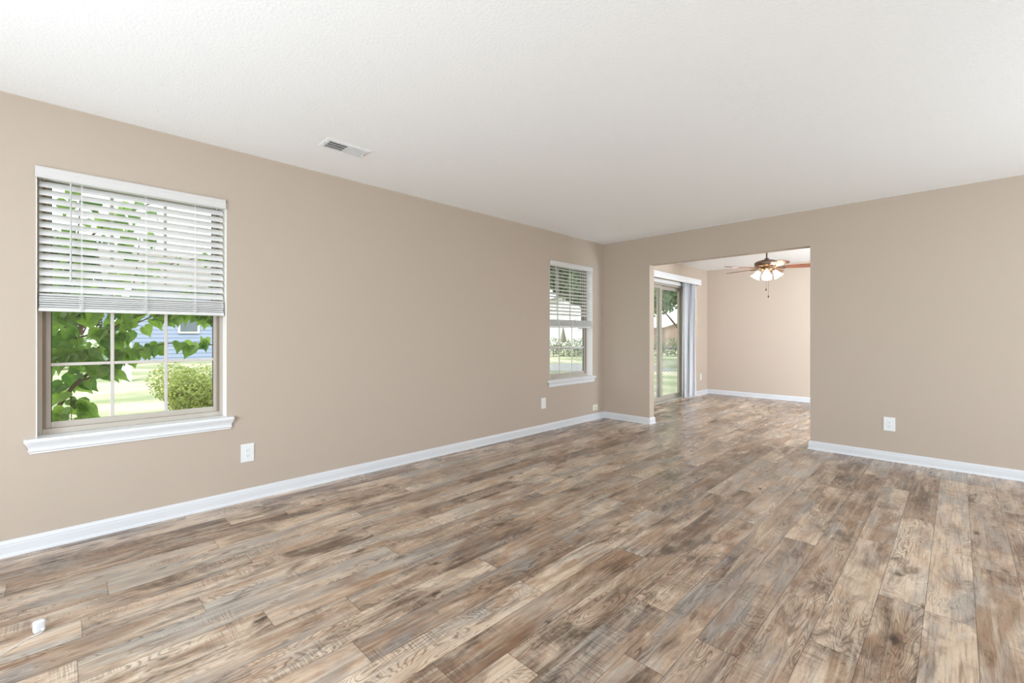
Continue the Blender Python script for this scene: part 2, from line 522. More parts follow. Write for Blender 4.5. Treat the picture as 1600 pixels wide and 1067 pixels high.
# ------------------------------------------------------------------ windows
def build_window(name, hole, label):
    """origin at the lower front corner of the opening; local x = along wall (+Y world), local y = outward (-X world)"""
    y0, y1, z0, z1 = hole
    w = y1 - y0; h = z1 - 0.605      # above the stool
    t = thing(name, (XL, y0, 0.605), PI / 2, label, kind='structure')   # local x -> +Y, local y -> -X
    FY0, FY1 = 0.088, 0.158     # frame depth range outward
    # white reveal linings (drywall return)
    bm = bmesh.new()
    box(bm, 0.0, 0.004, 0.0, FY0, 0, h); box(bm, w - 0.004, w, 0.0, FY0, 0, h); box(bm, 0.004, w - 0.004, 0.0, FY0, h - 0.004, h)
    obj('window_reveal', bm, M_reveal, t)
    # outer frame
    bm = bmesh.new()
    f = 0.040
    def frame(bm, xa, xb, za, zb, ya, yb, s, top=None, bot=None, bv=0.002):
        top = s if top is None else top; bot = s if bot is None else bot
        box(bm, xa, xa + s, ya, yb, za, zb, bv); box(bm, xb - s, xb, ya, yb, za, zb, bv)
        box(bm, xa + s, xb - s, ya, yb, zb - top, zb, bv); box(bm, xa + s, xb - s, ya, yb, za, za + bot, bv)
    frame(bm, 0.0, w, 0.0, h, FY0, FY1, 0.022, 0.012, 0.030)
    obj('window_frame', bm, M_almond, t)
    bm = bmesh.new()
    for s in (0, 1):
        xs = [(0.022, 0.036, FY0 + 0.006, FY0 + 0.016), (0.022, 0.036, FY0 + 0.038, FY0 + 0.042)]
        for xa, xb, ya, yb in xs:
            if s: xa, xb = w - xb, w - xa
            box(bm, xa, xb, ya, yb, 0.03, h - 0.03)
        xa, xb = (0.022, 0.028) if not s else (w - 0.028, w - 0.022)
        box(bm, xa, xb, FY0 + 0.016, FY0 + 0.038, 0.03, h - 0.012)
    obj('jamb_track', bm, M_jamb, t)
    # sashes
    mid = 1.335 - 0.605
    def sash(nm, za, zb, ya, yb, top, bot, mat_):
        xa, xb = 0.030, w - 0.030
        bm = bmesh.new()
        frame(bm, xa, xb, za, zb, ya, yb, 0.026, top, bot)
        s = obj(nm, bm, mat_, t)
        gx0, gx1, gz0, gz1 = xa + 0.026, xb - 0.026, za + bot, zb - top
        bm = bmesh.new(); box(bm, gx0 - 0.005, gx1 + 0.005, (ya + yb) / 2 - 0.0015, (ya + yb) / 2 + 0.0015, gz0 - 0.005, gz1 + 0.005)
        obj('pane', bm, M_glass, s)
        bm = bmesh.new()
        yc = (ya + yb) / 2
        mw = 0.0085
        for k in (1, 2):
            x = gx0 + (gx1 - gx0) * k / 3
            box(bm, x - mw, x + mw, yc - 0.008, yc - 0.002, gz0, gz1, 0.0015)
        zc = (gz0 + gz1) / 2
        for k in range(3):
            a = gx0 + (gx1 - gx0) * k / 3 + (mw if k else 0); b_ = gx0 + (gx1 - gx0) * (k + 1) / 3 - (mw if k < 2 else 0)
            box(bm, a, b_, yc - 0.008, yc - 0.002, zc - mw, zc + mw, 0.0015)
        obj('muntin_grid', bm, M_muntin, s)
        # dark glazing gasket
        bm = bmesh.new()
        for (a, b_, c, d) in ((gx0, gx0 + 0.004, gz0, gz1), (gx1 - 0.004, gx1, gz0, gz1), (gx0 + 0.004, gx1 - 0.004, gz1 - 0.004, gz1)):
            box(bm, a, b_, yc - 0.007, yc + 0.004, c, d)
        obj('gasket', bm, M_dark, s)
    sash('lower_sash', 0.030, mid + 0.018, FY0 + 0.016, FY0 + 0.036, 0.030, 0.034, M_almond)
    sash('upper_sash', mid - 0.018, h - 0.012, FY0 + 0.044, FY0 + 0.064, 0.014, 0.030, M_almond)
    bm = bmesh.new()
    for x in (w * 0.3, w * 0.7):
        box(bm, x - 0.022, x + 0.022, FY0 + 0.012, FY0 + 0.040, mid + 0.018, mid + 0.028, 0.003)
        cyl(bm, (x, FY0 + 0.02, mid + 0.028), (x + 0.018, FY0 + 0.012, mid + 0.032), 0.005, n=8)
    obj('sash_lock', bm, M_almond, t)
    # stool and apron
    bm = bmesh.new()
    hz = -0.020
    pts = [(0, FY0 + 0.0), (0, 0.0), (-0.044, 0.0), (-0.044, -0.030), (-0.036, -0.044), (w + 0.036, -0.044), (w + 0.044, -0.030), (w + 0.044, 0.0), (w, 0.0), (w, FY0)]
    lo = [bm.verts.new((x, y, hz)) for x, y in pts]; hi = [bm.verts.new((x, y, 0)) for x, y in pts]
    bm.faces.new(lo[::-1]); top = bm.faces.new(hi)
    for i in range(len(pts)):
        j = (i + 1) % len(pts); bm.faces.new((lo[i], lo[j], hi[j], hi[i]))
    bm.edges.ensure_lookup_table()
    es = [e for e in bm.edges if all(abs(v.co.y + 0.044) < 0.015 and v.co.y < -0.02 for v in e.verts) and abs(e.verts[0].co.z - e.verts[1].co.z) < 1e-6]
    bmesh.ops.bevel(bm, geom=es, offset=0.006, segments=3, affect='EDGES')
    obj('stool', bm, M_white, t)
    bm = bmesh.new()
    prof = [(0.0, -0.020), (0.026, -0.020), (0.025, -0.028), (0.018, -0.040), (0.013, -0.052), (0.012, -0.060), (0.016, -0.063), (0.016, -0.068), (0.010, -0.074), (0.009, -0.082), (0.0, -0.084)]
    ends = []
    for e in (0, 1):
        ring = []
        for d, z in prof:
            ins = 0.020 - d * 0.9
            x = -0.036 + ins if e == 0 else w + 0.036 - ins
            ring.append(bm.verts.new((x, -d, z)))
        ends.append(ring)
    for i in range(len(prof)):
        j = (i + 1) % len(prof); bm.faces.new((ends[0][i], ends[0][j], ends[1][j], ends[1][i]))
    bm.faces.new(ends[0]); bm.faces.new(ends[1][::-1])
    obj('apron', bm, M_white, t)
    return t

build_window('window_1', W1, 'near window with a half raised white blind, vine leaves outside')
build_window('window_2', W2, 'far window next to the room corner with a half raised blind')

# horizontal blinds, hung inside the openings: things of their own
def build_blind(hole, tilt, label, wand_x, z_bot):
    y0, y1, _, z1 = hole
    w = y1 - y0
    t = thing('window_blind', (XL, y0, z_bot), PI / 2, label, 'window blind', 'horizontal blinds of the two windows')
    H = 2.081 - z_bot
    yc = 0.035                      # slat centre, outward of the wall face
    # valance with returns, just proud of the wall
    bm = bmesh.new()
    vt = H; vb = H - 0.059
    prof = [(-0.016, vb), (-0.016, vb + 0.006), (-0.013, vb + 0.010), (-0.013, vt - 0.022), (-0.015, vt - 0.018), (-0.015, vt - 0.008), (-0.020, vt), (-0.004, vt), (-0.004, vb)]
    r0 = [bm.verts.new((-0.003, y, z)) for y, z in prof]; r1_ = [bm.verts.new((w - 0.008, y, z)) for y, z in prof]
    for i in range(len(prof)):
        j = (i + 1) % len(prof); bm.faces.new((r0[i], r0[j], r1_[j], r1_[i]))
    bm.faces.new(r0[::-1]); bm.faces.new(r1_)
    obj('valance', bm, M_valance, t)
    bm = bmesh.new()
    box(bm, 0.008, w - 0.012, 0.004, 0.060, vb + 0.008, vb + 0.046)
    obj('headrail', bm, M_white, t)
    # slats
    zs = []
    z = H - 0.083                   # first slat below the valance
    while z > 0.122:
        zs.append(z); z -= 0.0443
    bm = bmesh.new()
    def slat(bm, zc, ang, xa, xb, th=0.0028, width=0.050):
        n = 5
        top = []; 
        for e, x in enumerate((xa, xb)):
            ring = []
            for side in (1, -1):
                rng = range(n + 1) if side == 1 else range(n, -1, -1)
                for k in rng:
                    s = -width / 2 + width * k / n
                    crown = 0.0035 * (1 - (2 * s / width) ** 2)
                    q = crown + side * th / 2
                    # s<0 is the room side; positive angle lowers the room edge
                    yy = s * math.cos(ang) - q * math.sin(ang)
                    zz = s * math.sin(ang) + q * math.cos(ang)
                    ring.append(bm.verts.new((x, yc + yy, zc + zz)))
            top.append(ring)
        m = len(top[0])
        for i in range(m):
            j = (i + 1) % m; bm.faces.new((top[0][i], top[0][j], top[1][j], top[1][i]))
        bm.faces.new(top[0][::-1]); bm.faces.new(top[1])
    rj = random.Random(3)
    for z in zs:
        slat(bm, z, math.radians(tilt + rj.uniform(-1.2, 1.2)), 0.012, w - 0.016)
    obj('slats', bm, M_blind, t, smooth=True)
    bm = bmesh.new()
    for k in range(7):
        slat(bm, 0.023 + k * 0.0122 + rj.uniform(-.0008, .0008), math.radians(15 + rj.uniform(-3, 3)), 0.010 + rj.uniform(0, .003), w - 0.014 + rj.uniform(-.003, 0), 0.004)
    obj('stacked_slats', bm, M_blind, t, smooth=True)
    bm = bmesh.new(); box(bm, 0.008, w - 0.012, yc - 0.026, yc + 0.026, 0.0, 0.015, 0.003, 2)
    obj('bottom_rail', bm, M_blind, t)
    # ladders and gathered cords
    for fx in (0.2, 0.52, 0.8):
        x = w * fx
        bm = bmesh.new()
        for yy in (yc - 0.0275, yc + 0.0275):
            cyl(bm, (x, yy, 0.0), (x, yy, vb + 0.01), 0.0009, n=6)
        cyl(bm, (x + 0.004, yc - 0.0275, 0.0), (x + 0.004, yc - 0.0275, vb + 0.01), 0.0008, n=6)
        for k in range(9):       # slack loops in front of the stack
            z = 0.008 + k * 0.0100
            a = rj.uniform(0.007, 0.013)
            pts = [(x + a * math.cos(q), yc - 0.0285 - 0.004 * math.sin(q * 0.5), z + 0.006 * math.sin(q)) for q in [i * PI / 4 for i in range(9)]]
            tube(bm, pts, 0.0010, 5)
        obj('ladder_cord', bm, M_cord, t)
    bm = bmesh.new()
    cyl(bm, (wand_x, -0.008, vb - 0.0), (wand_x, -0.008, vb - 0.52), 0.0042, n=8)
    cyl(bm, (wand_x, -0.008, vb - 0.52), (wand_x, -0.008, vb - 0.56), 0.0052, 0.0044, n=8)
    cyl(bm, (wand_x, -0.008, vb + 0.0), (wand_x, 0.012, vb + 0.012), 0.002, n=6)
    obj('tilt_wand', bm, M_wand, t)
    return t
build_blind(W1, 48, 'white slatted blind, half raised, in the near left window', 0.135, 1.296)
build_blind(W2, 26, 'white slatted blind in the far window beside the corner', 0.115, 1.256)

# ------------------------------------------------------------------ patio door
def build_door():
    y0, y1, z0, z1 = DR
    w = y1 - y0
    t = thing('door_1', (XL, y0, 0), PI / 2, 'sliding glass patio door with grey frame in the dining room', kind='structure')
    bm = bmesh.new()
    ya, yb = 0.02, 0.15
    box(bm, 0, 0.035, ya, yb, 0, z1); box(bm, w - 0.035, w, ya, yb, 0, z1)
    box(bm, 0.035, w - 0.035, ya, yb, z1 - 0.035, z1); box(bm, 0.035, w - 0.035, ya, yb, 0, 0.03)
    box(bm, 0.035, w - 0.035, 0.082, 0.088, 0.03, 0.045)
    obj('door_frame', bm, M_alu, t)
    bm = bmesh.new(); box(bm, 0.0, w, -0.002, ya, 0.0, 0.018, 0.004)
    obj('threshold', bm, M_alu, t)
    bm = bmesh.new()
    box(bm, -0.03, w + 0.03, -0.008, 0.0, z1 - 0.005, z1 + 0.05)
    box(bm, -0.04, 0.0, -0.008, 0.0, 0.0, z1 - 0.005); box(bm, w, w + 0.04, -0.008, 0.0, 0.0, z1 - 0.005)
    obj('door_casing', bm, M_white, t)
    def panel(nm, xa, xb, ya, yb):
        bm = bmesh.new()
        s = 0.052
        za, zb = 0.032, z1 - 0.037
        box(bm, xa, xa + s, ya, yb, za, zb, 0.003); box(bm, xb - s, xb, ya, yb, za, zb, 0.003)
        box(bm, xa + s, xb - s, ya, yb, zb - 0.055, zb, 0.003); box(bm, xa + s, xb - s, ya, yb, za, za + 0.07, 0.003)
        p = obj(nm, bm, M_alu, t)
        bm = bmesh.new(); yc = (ya + yb) / 2
        box(bm, xa + s - .004, xb - s + .004, yc - 0.003, yc + 0.003, za + 0.066, zb - 0.051)
        obj('pane', bm, M_glass_door, p)
        return p
    m = 7.235 - y0
    p1 = panel('sliding_panel', 0.037, m + 0.026, 0.045, 0.078)
    bm = bmesh.new(); box(bm, 0.05, 0.075, 0.015, 0.045, 0.92, 1.12, 0.005, 2)
    obj('pull_handle', bm, M_dark, p1)
    panel('fixed_panel', m - 0.026, w - 0.037, 0.092, 0.125)
build_door()

# vertical blinds stacked open at the right of the door
def build_vertical():
    t = thing('vertical_blind', (XL, 6.10, 0.02), PI / 2, 'white vertical vane blind drawn aside at the patio door', 'vertical blind')
    L = 8.52 - 6.10
    bm = bmesh.new()
    zt = 2.18; zb = 2.075
    box(bm, 0, L, -0.118, -0.110, zb, zt, 0.002); box(bm, 0, 0.008, -0.110, 0.0, zb, zt); box(bm, L - 0.008, L, -0.110, 0.0, zb, zt)
    box(bm, 0.008, L - 0.008, -0.110, 0.0, zt - 0.006, zt)
    obj('valance', bm, M_white, t)
    bm = bmesh.new(); box(bm, 0.012, L - 0.012, -0.075, -0.035, 2.10, 2.135)
    obj('headrail', bm, M_white, t)
    bm = bmesh.new()
    n = 14
    rj = random.Random(5)
    xs0 = 7.88 - 6.10; xs1 = 8.40 - 6.10
    for k in range(n):
        x = xs0 + (xs1 - xs0) * k / (n - 1)
        a0 = math.radians(14 + rj.uniform(-9, 9))
        segs = 5
        prev = None
        flare = rj.uniform(-0.03, 0.02) * (1.2 if k < 6 else 0.5) - (0.05 if k == 0 else 0)
        rows = 6
        grid = []
        for r in range(rows + 1):
            tt = r / rows
            zz = 2.098 - tt * (2.098 - 0.012)
            ang = a0 + 0.25 * math.sin(tt * 2.5 + k)
            row = []
            for q in range(segs + 1):
                s = -0.044 + 0.088 * q / segs
                c = 0.006 * (1 - (s / 0.044) ** 2)
                dx = s * math.cos(ang) - c * math.sin(ang); dy = s * math.sin(ang) + c * math.cos(ang)
                row.append(bm.verts.new((x + dx + flare * tt, -0.055 + dy, zz)))
            grid.append(row)
        for r in range(rows):
            for q in range(segs):
                bm.faces.new((grid[r][q], grid[r][q + 1], grid[r + 1][q + 1], grid[r + 1][q]))
    v = obj('vanes', bm, M_vane, t)
    sm = v.modifiers.new('thick', 'SOLIDIFY'); sm.thickness = 0.0012
    bm = bmesh.new()
    tube(bm, [(L - 0.1, -0.06, 2.10), (L - 0.095, -0.075, 1.4), (L - 0.1, -0.06, 0.8), (L - 0.105, -0.05, 1.4), (L - 0.1, -0.05, 2.10)], 0.0015, 5)
    obj('control_cord', bm, M_cord, t)
build_vertical()

# ------------------------------------------------------------------ wall plates
def rounded_plate(bm, w, h, d, bev=0.004):
    box(bm, -w / 2, w / 2, -d, 0, -h / 2, h / 2, 0)
    es = [e for e in bm.edges if all(v.co.y < -d * 0.5 for v in e.verts)]
    bmesh.ops.bevel(bm, geom=es, offset=bev, segments=2, affect='EDGES')

def outlet(loc, rz, label, w=0.084, h=0.126, duplex=True, mat_=None, group=None):
    t = thing('wall_outlet', loc, rz, label, 'power outlet', group)
    mt = mat_ or M_plate
    bm = bmesh.new(); rounded_plate(bm, w, h, 0.007)
    obj('cover_plate', bm, mt, t)
    bm = bmesh.new(); box(bm, -0.017, 0.017, -0.009, -0.006, -0.034, 0.034, 0.001)
    rc = obj('receptacle', bm, mt, t)
    for dz in (0.019, -0.019):
        for q, (dx, hh) in enumerate(((-0.0065, 0.0045), (0.0065, 0.0036))):
            bm = bmesh.new(); box(bm, dx - 0.0010, dx + 0.0010, -0.0094, -0.0080, dz + 0.003 - hh, dz + 0.003 + hh)
            obj('slot', bm, M_slot, rc)
        bm = bmesh.new(); cyl(bm, (0, -0.0080, dz - 0.0085), (0, -0.0094, dz - 0.0085), 0.0024, n=10)
        obj('ground_hole', bm, M_slot, rc)
    return t
# plates face the room: local -y is the room direction
outlet((XL, 0.924, 0.336), PI / 2, 'white power outlet low on the long wall below the near window')
outlet((-0.447, YB, 0.340), 0, 'white power outlet on the wall right of the dining opening')
outlet((XL, 8.775, 0.345), PI / 2, 'small white power outlet near the dining room corner', 0.075, 0.120)
# switch-like cable plate left of the far window
t = thing('wall_plate', (XL, 4.105, 0.340), PI / 2, 'tall white cable plate low on the wall below the far window', 'wall plate')
bm = bmesh.new(); rounded_plate(bm, 0.082, 0.128, 0.007); obj('cover_plate', bm, M_plate, t)
bm = bmesh.new(); box(bm, -0.017, 0.017, -0.0095, -0.006, -0.034, 0.034, 0.0015); obj('insert', bm, M_plate, t)
t = thing('phone_jack_plate', (XL, 5.190, 0.164), PI / 2, 'small ivory jack plate just above the baseboard in the corner', 'wall plate')
bm = bmesh.new(); rounded_plate(bm, 0.112, 0.078, 0.008); obj('cover_plate', bm, M_ivory, t)
bm = bmesh.new(); box(bm, -0.022, 0.022, -0.011, -0.007, -0.018, 0.018, 0.002); obj('jack', bm, M_ivory, t)
bm = bmesh.new(); box(bm, -0.006, 0.006, -0.0115, -0.0105, -0.005, 0.005); obj('socket', bm, M_slot, t)

# ------------------------------------------------------------------ ceiling vent
def build_vent():
    t = thing('ceiling_vent', (-2.96, 1.365, CH), 0, 'white metal air register on the ceiling near the long wall', 'vent')
    hw, hl = 0.076, 0.150
    bm = bmesh.new()
    i = 0.024
    zo, zi = -0.001, -0.009
    ring = []
    for (x, y, z) in ((hw, hl, 0), (hw, hl, -0.003), (hw - i * 0.6, hl - i * 0.6, zi), (hw - i, hl - i, zi), (hw - i, hl - i, 0)):
        ring.append([bm.verts.new((sx * x, sy * y, z)) for sx, sy in ((-1, -1), (1, -1), (1, 1), (-1, 1))])
    for a in range(len(ring) - 1):
        for k in range(4):
            j = (k + 1) % 4; bm.faces.new((ring[a][k], ring[a][j], ring[a + 1][j], ring[a + 1][k]))
    obj('vent_frame', bm, M_vent, t)
    bm = bmesh.new(); box(bm, -hw + i, hw - i, -hl + i, hl - i, -0.0012, -0.0002)  # flat dark sheet, the shade inside the duct put into its colour
    obj('duct_shade_sheet', bm, M_ventdark, t)
    bm = bmesh.new()
    n = 22
    span = 2 * (hl - i)
    for k in range(n):
        y = -hl + i + span * (k + 0.5) / n
        # near half leans one way so the dark sheet shows, far half the other way and reads white
        a = math.radians(38 if k < n / 2 else -38)
        L = 0.0105
        dy, dz = math.sin(a) * L / 2, math.cos(a) * L / 2
        zc = -0.0062
        th = 0.0008
        vs = []
        for x in (-hw + i, hw - i):
            for sy, sz in ((-1, -1), (1, 1)):
                for e in (-1, 1):
                    vs.append((x, y + sy * dy + e * th, zc + sz * dz))
        q = [bm.verts.new(v) for v in vs]
        for f in ((0, 1, 3, 2), (4, 6, 7, 5), (0, 4, 5, 1), (2, 3, 7, 6), (0, 2, 6, 4), (1, 5, 7, 3)):
            bm.faces.new([q[z] for z in f])
    for x in (-0.018, 0.018):
        box(bm, x - 0.001, x + 0.001, -hl + i, hl - i, -0.0095, -0.004)
    box(bm, -hw + i, hw - i, -0.004, 0.004, -0.0105, -0.002)
    obj('louvers', bm, M_vent, t)
    bm = bmesh.new(); box(bm, -0.012, -0.004, hl - i - 0.006, hl - i + 0.002, -0.026, -0.008, 0.001)
    obj('damper_lever', bm, M_vent, t)
    bm = bmesh.new()
    bm.free()
    for sy in (-1, 1):
        bm = bmesh.new(); cyl(bm, (0, sy * (hl - 0.012), -0.006), (0, sy * (hl - 0.012), -0.0085), 0.004, n=10)
        obj('screw', bm, M_chain, t)
build_vent()

# ------------------------------------------------------------------ ceiling fan
def build_fan():
    t = thing('ceiling_fan', (-1.985, 7.30, CH), 0, 'bronze ceiling fan with reddish wood blades and lit lamps in the dining room', 'ceiling fan')
    bm = bmesh.new(); lathe(bm, [(0.0, 0.0), (0.066, 0.0), (0.068, -0.012), (0.060, -0.035), (0.040, -0.058), (0.020, -0.068), (0.0, -0.068)], 28)
    obj('canopy', bm, M_bronze, t, True)
    bm = bmesh.new(); cyl(bm, (0, 0, -0.06), (0, 0, -0.165), 0.012, n=14)
    obj('downrod', bm, M_bronze, t, True)
    bm = bmesh.new()
    lathe(bm, [(0.0, -0.150), (0.026, -0.152), (0.034, -0.168), (0.085, -0.180), (0.135, -0.196), (0.160, -0.214), (0.164, -0.232), (0.158, -0.258), (0.148, -0.270), (0.110, -0.278), (0.095, -0.284), (0.0, -0.284)], 36)
    obj('motor_housing', bm, M_bronze, t, True)
    zb = -0.292
    rz = math.radians(15)      # blade position at rest
    for k in range(5):
        a = rz + math.radians(2 + 72 * k)
        R = Matrix.Rotation(a, 4, 'Z') @ Matrix.Translation((0, 0, zb)) @ Matrix.Rotation(math.radians(-13), 4, 'X')
        bm = bmesh.new()
        outline = [(0.205, 0.050), (0.26, 0.058), (0.50, 0.072), (0.60, 0.070), (0.645, 0.052), (0.662, 0.022), (0.664, 0)]
        full = outline + [(x, -y) for x, y in reversed(outline[:-1])]
        lo = [bm.verts.new(R @ Vector((x, y, -0.003))) for x, y in full]; hi = [bm.verts.new(R @ Vector((x, y, 0.003))) for x, y in full]
        bm.faces.new(lo[::-1]); bm.faces.new(hi)
        for i in range(len(full)):
            j = (i + 1) % len(full); bm.faces.new((lo[i], lo[j], hi[j], hi[i]))
        bl = obj('blade', bm, M_cherry, t)
        bm = bmesh.new()
        for s in (-1, 1):
            pts = [R @ Vector(p) for p in ((0.085, 0.010 * s, 0.016), (0.13, 0.022 * s, 0.0), (0.18, 0.038 * s, -0.008), (0.235, 0.034 * s, -0.007), (0.26, 0.012 * s, -0.007))]
            tube(bm, smooth_path(pts, 4), 0.006, 6)
        pts = [R @ Vector(p) for p in ((0.08, 0, 0.012), (0.15, 0, -0.004), (0.25, 0, -0.007))]
        tube(bm, pts, 0.006, 6)
        obj('blade_bracket', bm, M_bronze, bl, True)
    bm = bmesh.new()
    lathe(bm, [(0.0, -0.282), (0.072, -0.284), (0.078, -0.300), (0.070, -0.322), (0.050, -0.338), (0.030, -0.352), (0.018, -0.372), (0.0, -0.374)], 28)
    obj('light_kit', bm, M_bronze, t, True)
    for k in range(4):
        a = rz + math.radians(-90 + 90 * k)
        arm0 = Vector((0.05 * math.cos(a), 0.05 * math.sin(a), -0.325)); arm1 = Vector((0.100 * math.cos(a), 0.100 * math.sin(a), -0.345))
        bm = bmesh.new(); tube(bm, [arm0, (arm0 + arm1) / 2 + Vector((0, 0, 0.008)), arm1], 0.008, 8)
        ar = obj('lamp_arm', bm, M_bronze, t, True)
        # bell shade opening down and outwards
        tilt = math.radians(32)
        R = Matrix.Translation(arm1) @ Matrix.Rotation(a, 4, 'Z') @ Matrix.Rotation(-tilt, 4, 'Y')
        bm = bmesh.new()
        prof = [(0.020, 0.006), (0.026, -0.006), (0.034, -0.028), (0.043, -0.056), (0.050, -0.078), (0.060, -0.096), (0.066, -0.102), (0.063, -0.102), (0.048, -0.080), (0.040, -0.056), (0.031, -0.028), (0.020, 0.0)]
        lathe(bm, prof, 20, R)
        sh = obj('lamp_shade', bm, M_shade, t, True)
        bm = bmesh.new()
        lathe(bm, [(0.0, -0.01), (0.012, -0.012), (0.014, -0.03), (0.024, -0.055), (0.024, -0.068), (0.014, -0.084), (0.0, -0.088)], 14, R)
        obj('bulb', bm, M_bulb, sh, True)
    for (x, y, z) in ((-0.03, -0.035, -0.60), (0.012, -0.02, -0.70)):
        d = Vector((math.cos(TH) * x - math.sin(TH) * -y * -1, math.sin(TH) * x + math.cos(TH) * y, 0))
        bm = bmesh.new(); cyl(bm, (d.x, d.y, -0.350), (d.x, d.y, z), 0.0014, n=5)
        ch = obj('pull_chain', bm, M_chain, t)
        bm = bmesh.new(); lathe(bm, [(0.0, 0.0), (0.004, -0.002), (0.009, -0.018), (0.009, -0.028), (0.004, -0.036), (0.0, -0.037)], 10, Matrix.Translation((d.x, d.y, z + 0.004)))
        obj('fob', bm, M_chain, ch, True)
build_fan()

# ------------------------------------------------------------------ phone charger on the floor
def build_charger():
    phi = math.radians(106)
    o = Vector((-2.555, -0.062, 0))
    t = thing('phone_charger', tuple(o), phi, 'small white cube charger standing on the floor at the left', 'charger')
    bm = bmesh.new(); box(bm, -0.0165, 0.0165, -0.014, 0.014, 0.001, 0.046, 0.007, 4)
    obj('charger_body', bm, M_charger, t, True)
    bm = bmesh.new(); box(bm, 0.001, 0.011, -0.024, -0.013, 0.011, 0.019, 0.002, 2)
    obj('cable_plug', bm, M_charger, t, True)
    bm = bmesh.new()
    inv = Matrix.Rotation(-phi, 4, 'Z')
    w = [Vector((0.006, -0.023, 0.015)), Vector((0.000, -0.031, 0.011))]
    for p in ((-2.522, -0.092, 0.0035), (-2.504, -0.112, 0.0022), (-2.454, -0.157, 0.0022), (-2.41, -0.212, 0.0022), (-2.3, -0.40, 0.0022), (-2.2, -0.70, 0.0022)):
        w.append(inv @ (Vector(p) - o))
    tube(bm, smooth_path(w, 6), 0.0014, 6)
    obj('charging_cable', bm, M_charger, t, True)
build_charger()

# ================================================================== OUTSIDE
def grass_mat():
    m, nt, n, l, b = new_mat('lawn')
    tc = n.new('ShaderNodeTexCoord')
    a = n.new('ShaderNodeTexNoise'); a.inputs['Scale'].default_value = 0.5; a.inputs['Detail'].default_value = 6
    l.new(tc.outputs['Object'], a.inputs['Vector'])
    f = n.new('ShaderNodeTexNoise'); f.inputs['Scale'].default_value = 30; f.inputs['Detail'].default_value = 4
    l.new(tc.outputs['Object'], f.inputs['Vector'])
    cr = n.new('ShaderNodeValToRGB')
    cr.color_ramp.elements[0].position = 0.40; cr.color_ramp.elements[0].color = srgb(150, 160, 122)
    cr.color_ramp.elements[1].position = 0.60; cr.color_ramp.elements[1].color = srgb(204, 198, 172)
    ad = n.new('ShaderNodeMath'); ad.operation = 'MULTIPLY_ADD'; ad.inputs[1].default_value = 0.35
    l.new(f.outputs['Fac'], ad.inputs[0]); 
    sb = n.new('ShaderNodeMath'); sb.operation = 'SUBTRACT'; sb.inputs[1].default_value = 0.17
    l.new(a.outputs['Fac'], sb.inputs[0]); l.new(sb.outputs[0], ad.inputs[2])
    l.new(ad.outputs[0], cr.inputs['Fac'])
    l.new(cr.outputs['Color'], b.inputs['Base Color'])
    b.inputs['Roughness'].default_value = 0.95
    b.inputs['Specular IOR Level'].default_value = 0.1
    return m
M_grass = grass_mat()
M_concrete = mat('concrete', srgb(205, 202, 196), 0.9, noise=0.06, nscale=3)
M_ornament = mat('pale_grey_glaze', srgb(206, 206, 196), 0.5)
M_asphalt = mat('asphalt', srgb(150, 150, 150), 0.95, noise=0.08, nscale=5)
M_bark = mat('bark', srgb(112, 92, 76), 0.9, noise=0.25, nscale=30, bump=0.4, bscale=60)

def siding(name, col, pitch=0.2):
    m, nt, n, l, b = new_mat(name)
    tc = n.new('ShaderNodeTexCoord')
    sp = n.new('ShaderNodeSeparateXYZ'); l.new(tc.outputs['Object'], sp.inputs[0])
    dv = n.new('ShaderNodeMath'); dv.operation = 'DIVIDE'; dv.inputs[1].default_value = pitch; l.new(sp.outputs[2], dv.inputs[0])
    fr = n.new('ShaderNodeMath'); fr.operation = 'FRACT'; l.new(dv.outputs[0], fr.inputs[0])
    bp = n.new('ShaderNodeBump'); bp.inputs['Strength'].default_value = 1.0; bp.inputs['Distance'].default_value = 0.05
    bp.invert = True
    l.new(fr.outputs[0], bp.inputs['Height']); l.new(bp.outputs['Normal'], b.inputs['Normal'])
    cr = n.new('ShaderNodeValToRGB')
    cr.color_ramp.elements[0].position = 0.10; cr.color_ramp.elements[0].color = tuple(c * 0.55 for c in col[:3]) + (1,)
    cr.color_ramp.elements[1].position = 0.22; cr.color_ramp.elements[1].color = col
    l.new(fr.outputs[0], cr.inputs['Fac']); l.new(cr.outputs['Color'], b.inputs['Base Color'])
    b.inputs['Roughness'].default_value = 0.7
    return m
M_blue_siding = siding('blue_grey_siding', srgb(152, 165, 194), 0.22)
M_white_siding = siding('white_siding', srgb(236, 236, 234), 0.22)
M_brick = mat('red_brown_brick', srgb(170, 144, 132), 0.9, noise=0.15, nscale=6)
M_roof = mat('roof_shingle', srgb(150, 140, 134), 0.9, noise=0.15, nscale=4)
M_housewin = mat('dark_window_glass', srgb(110, 120, 130), 0.1)
M_paleroof = mat('pale_roof', srgb(228, 226, 222), 0.8, noise=0.05, nscale=4)
M_greymetal = mat('galvanised_steel', srgb(140, 144, 146), 0.45, metal=0.6, noise=0.05)

bm = bmesh.new(); box(bm, -120, 40, -60, 120, GZ - 0.5, GZ)
tag(obj('lawn', bm, M_grass), 'lawn around the house', kind='structure')
bm = bmesh.new(); box(bm, -6.4, XL - 0.172, 5.9, 8.9, GZ, -0.10)
tag(obj('patio_slab', bm, M_concrete), 'pale concrete patio outside the sliding door', kind='structure')
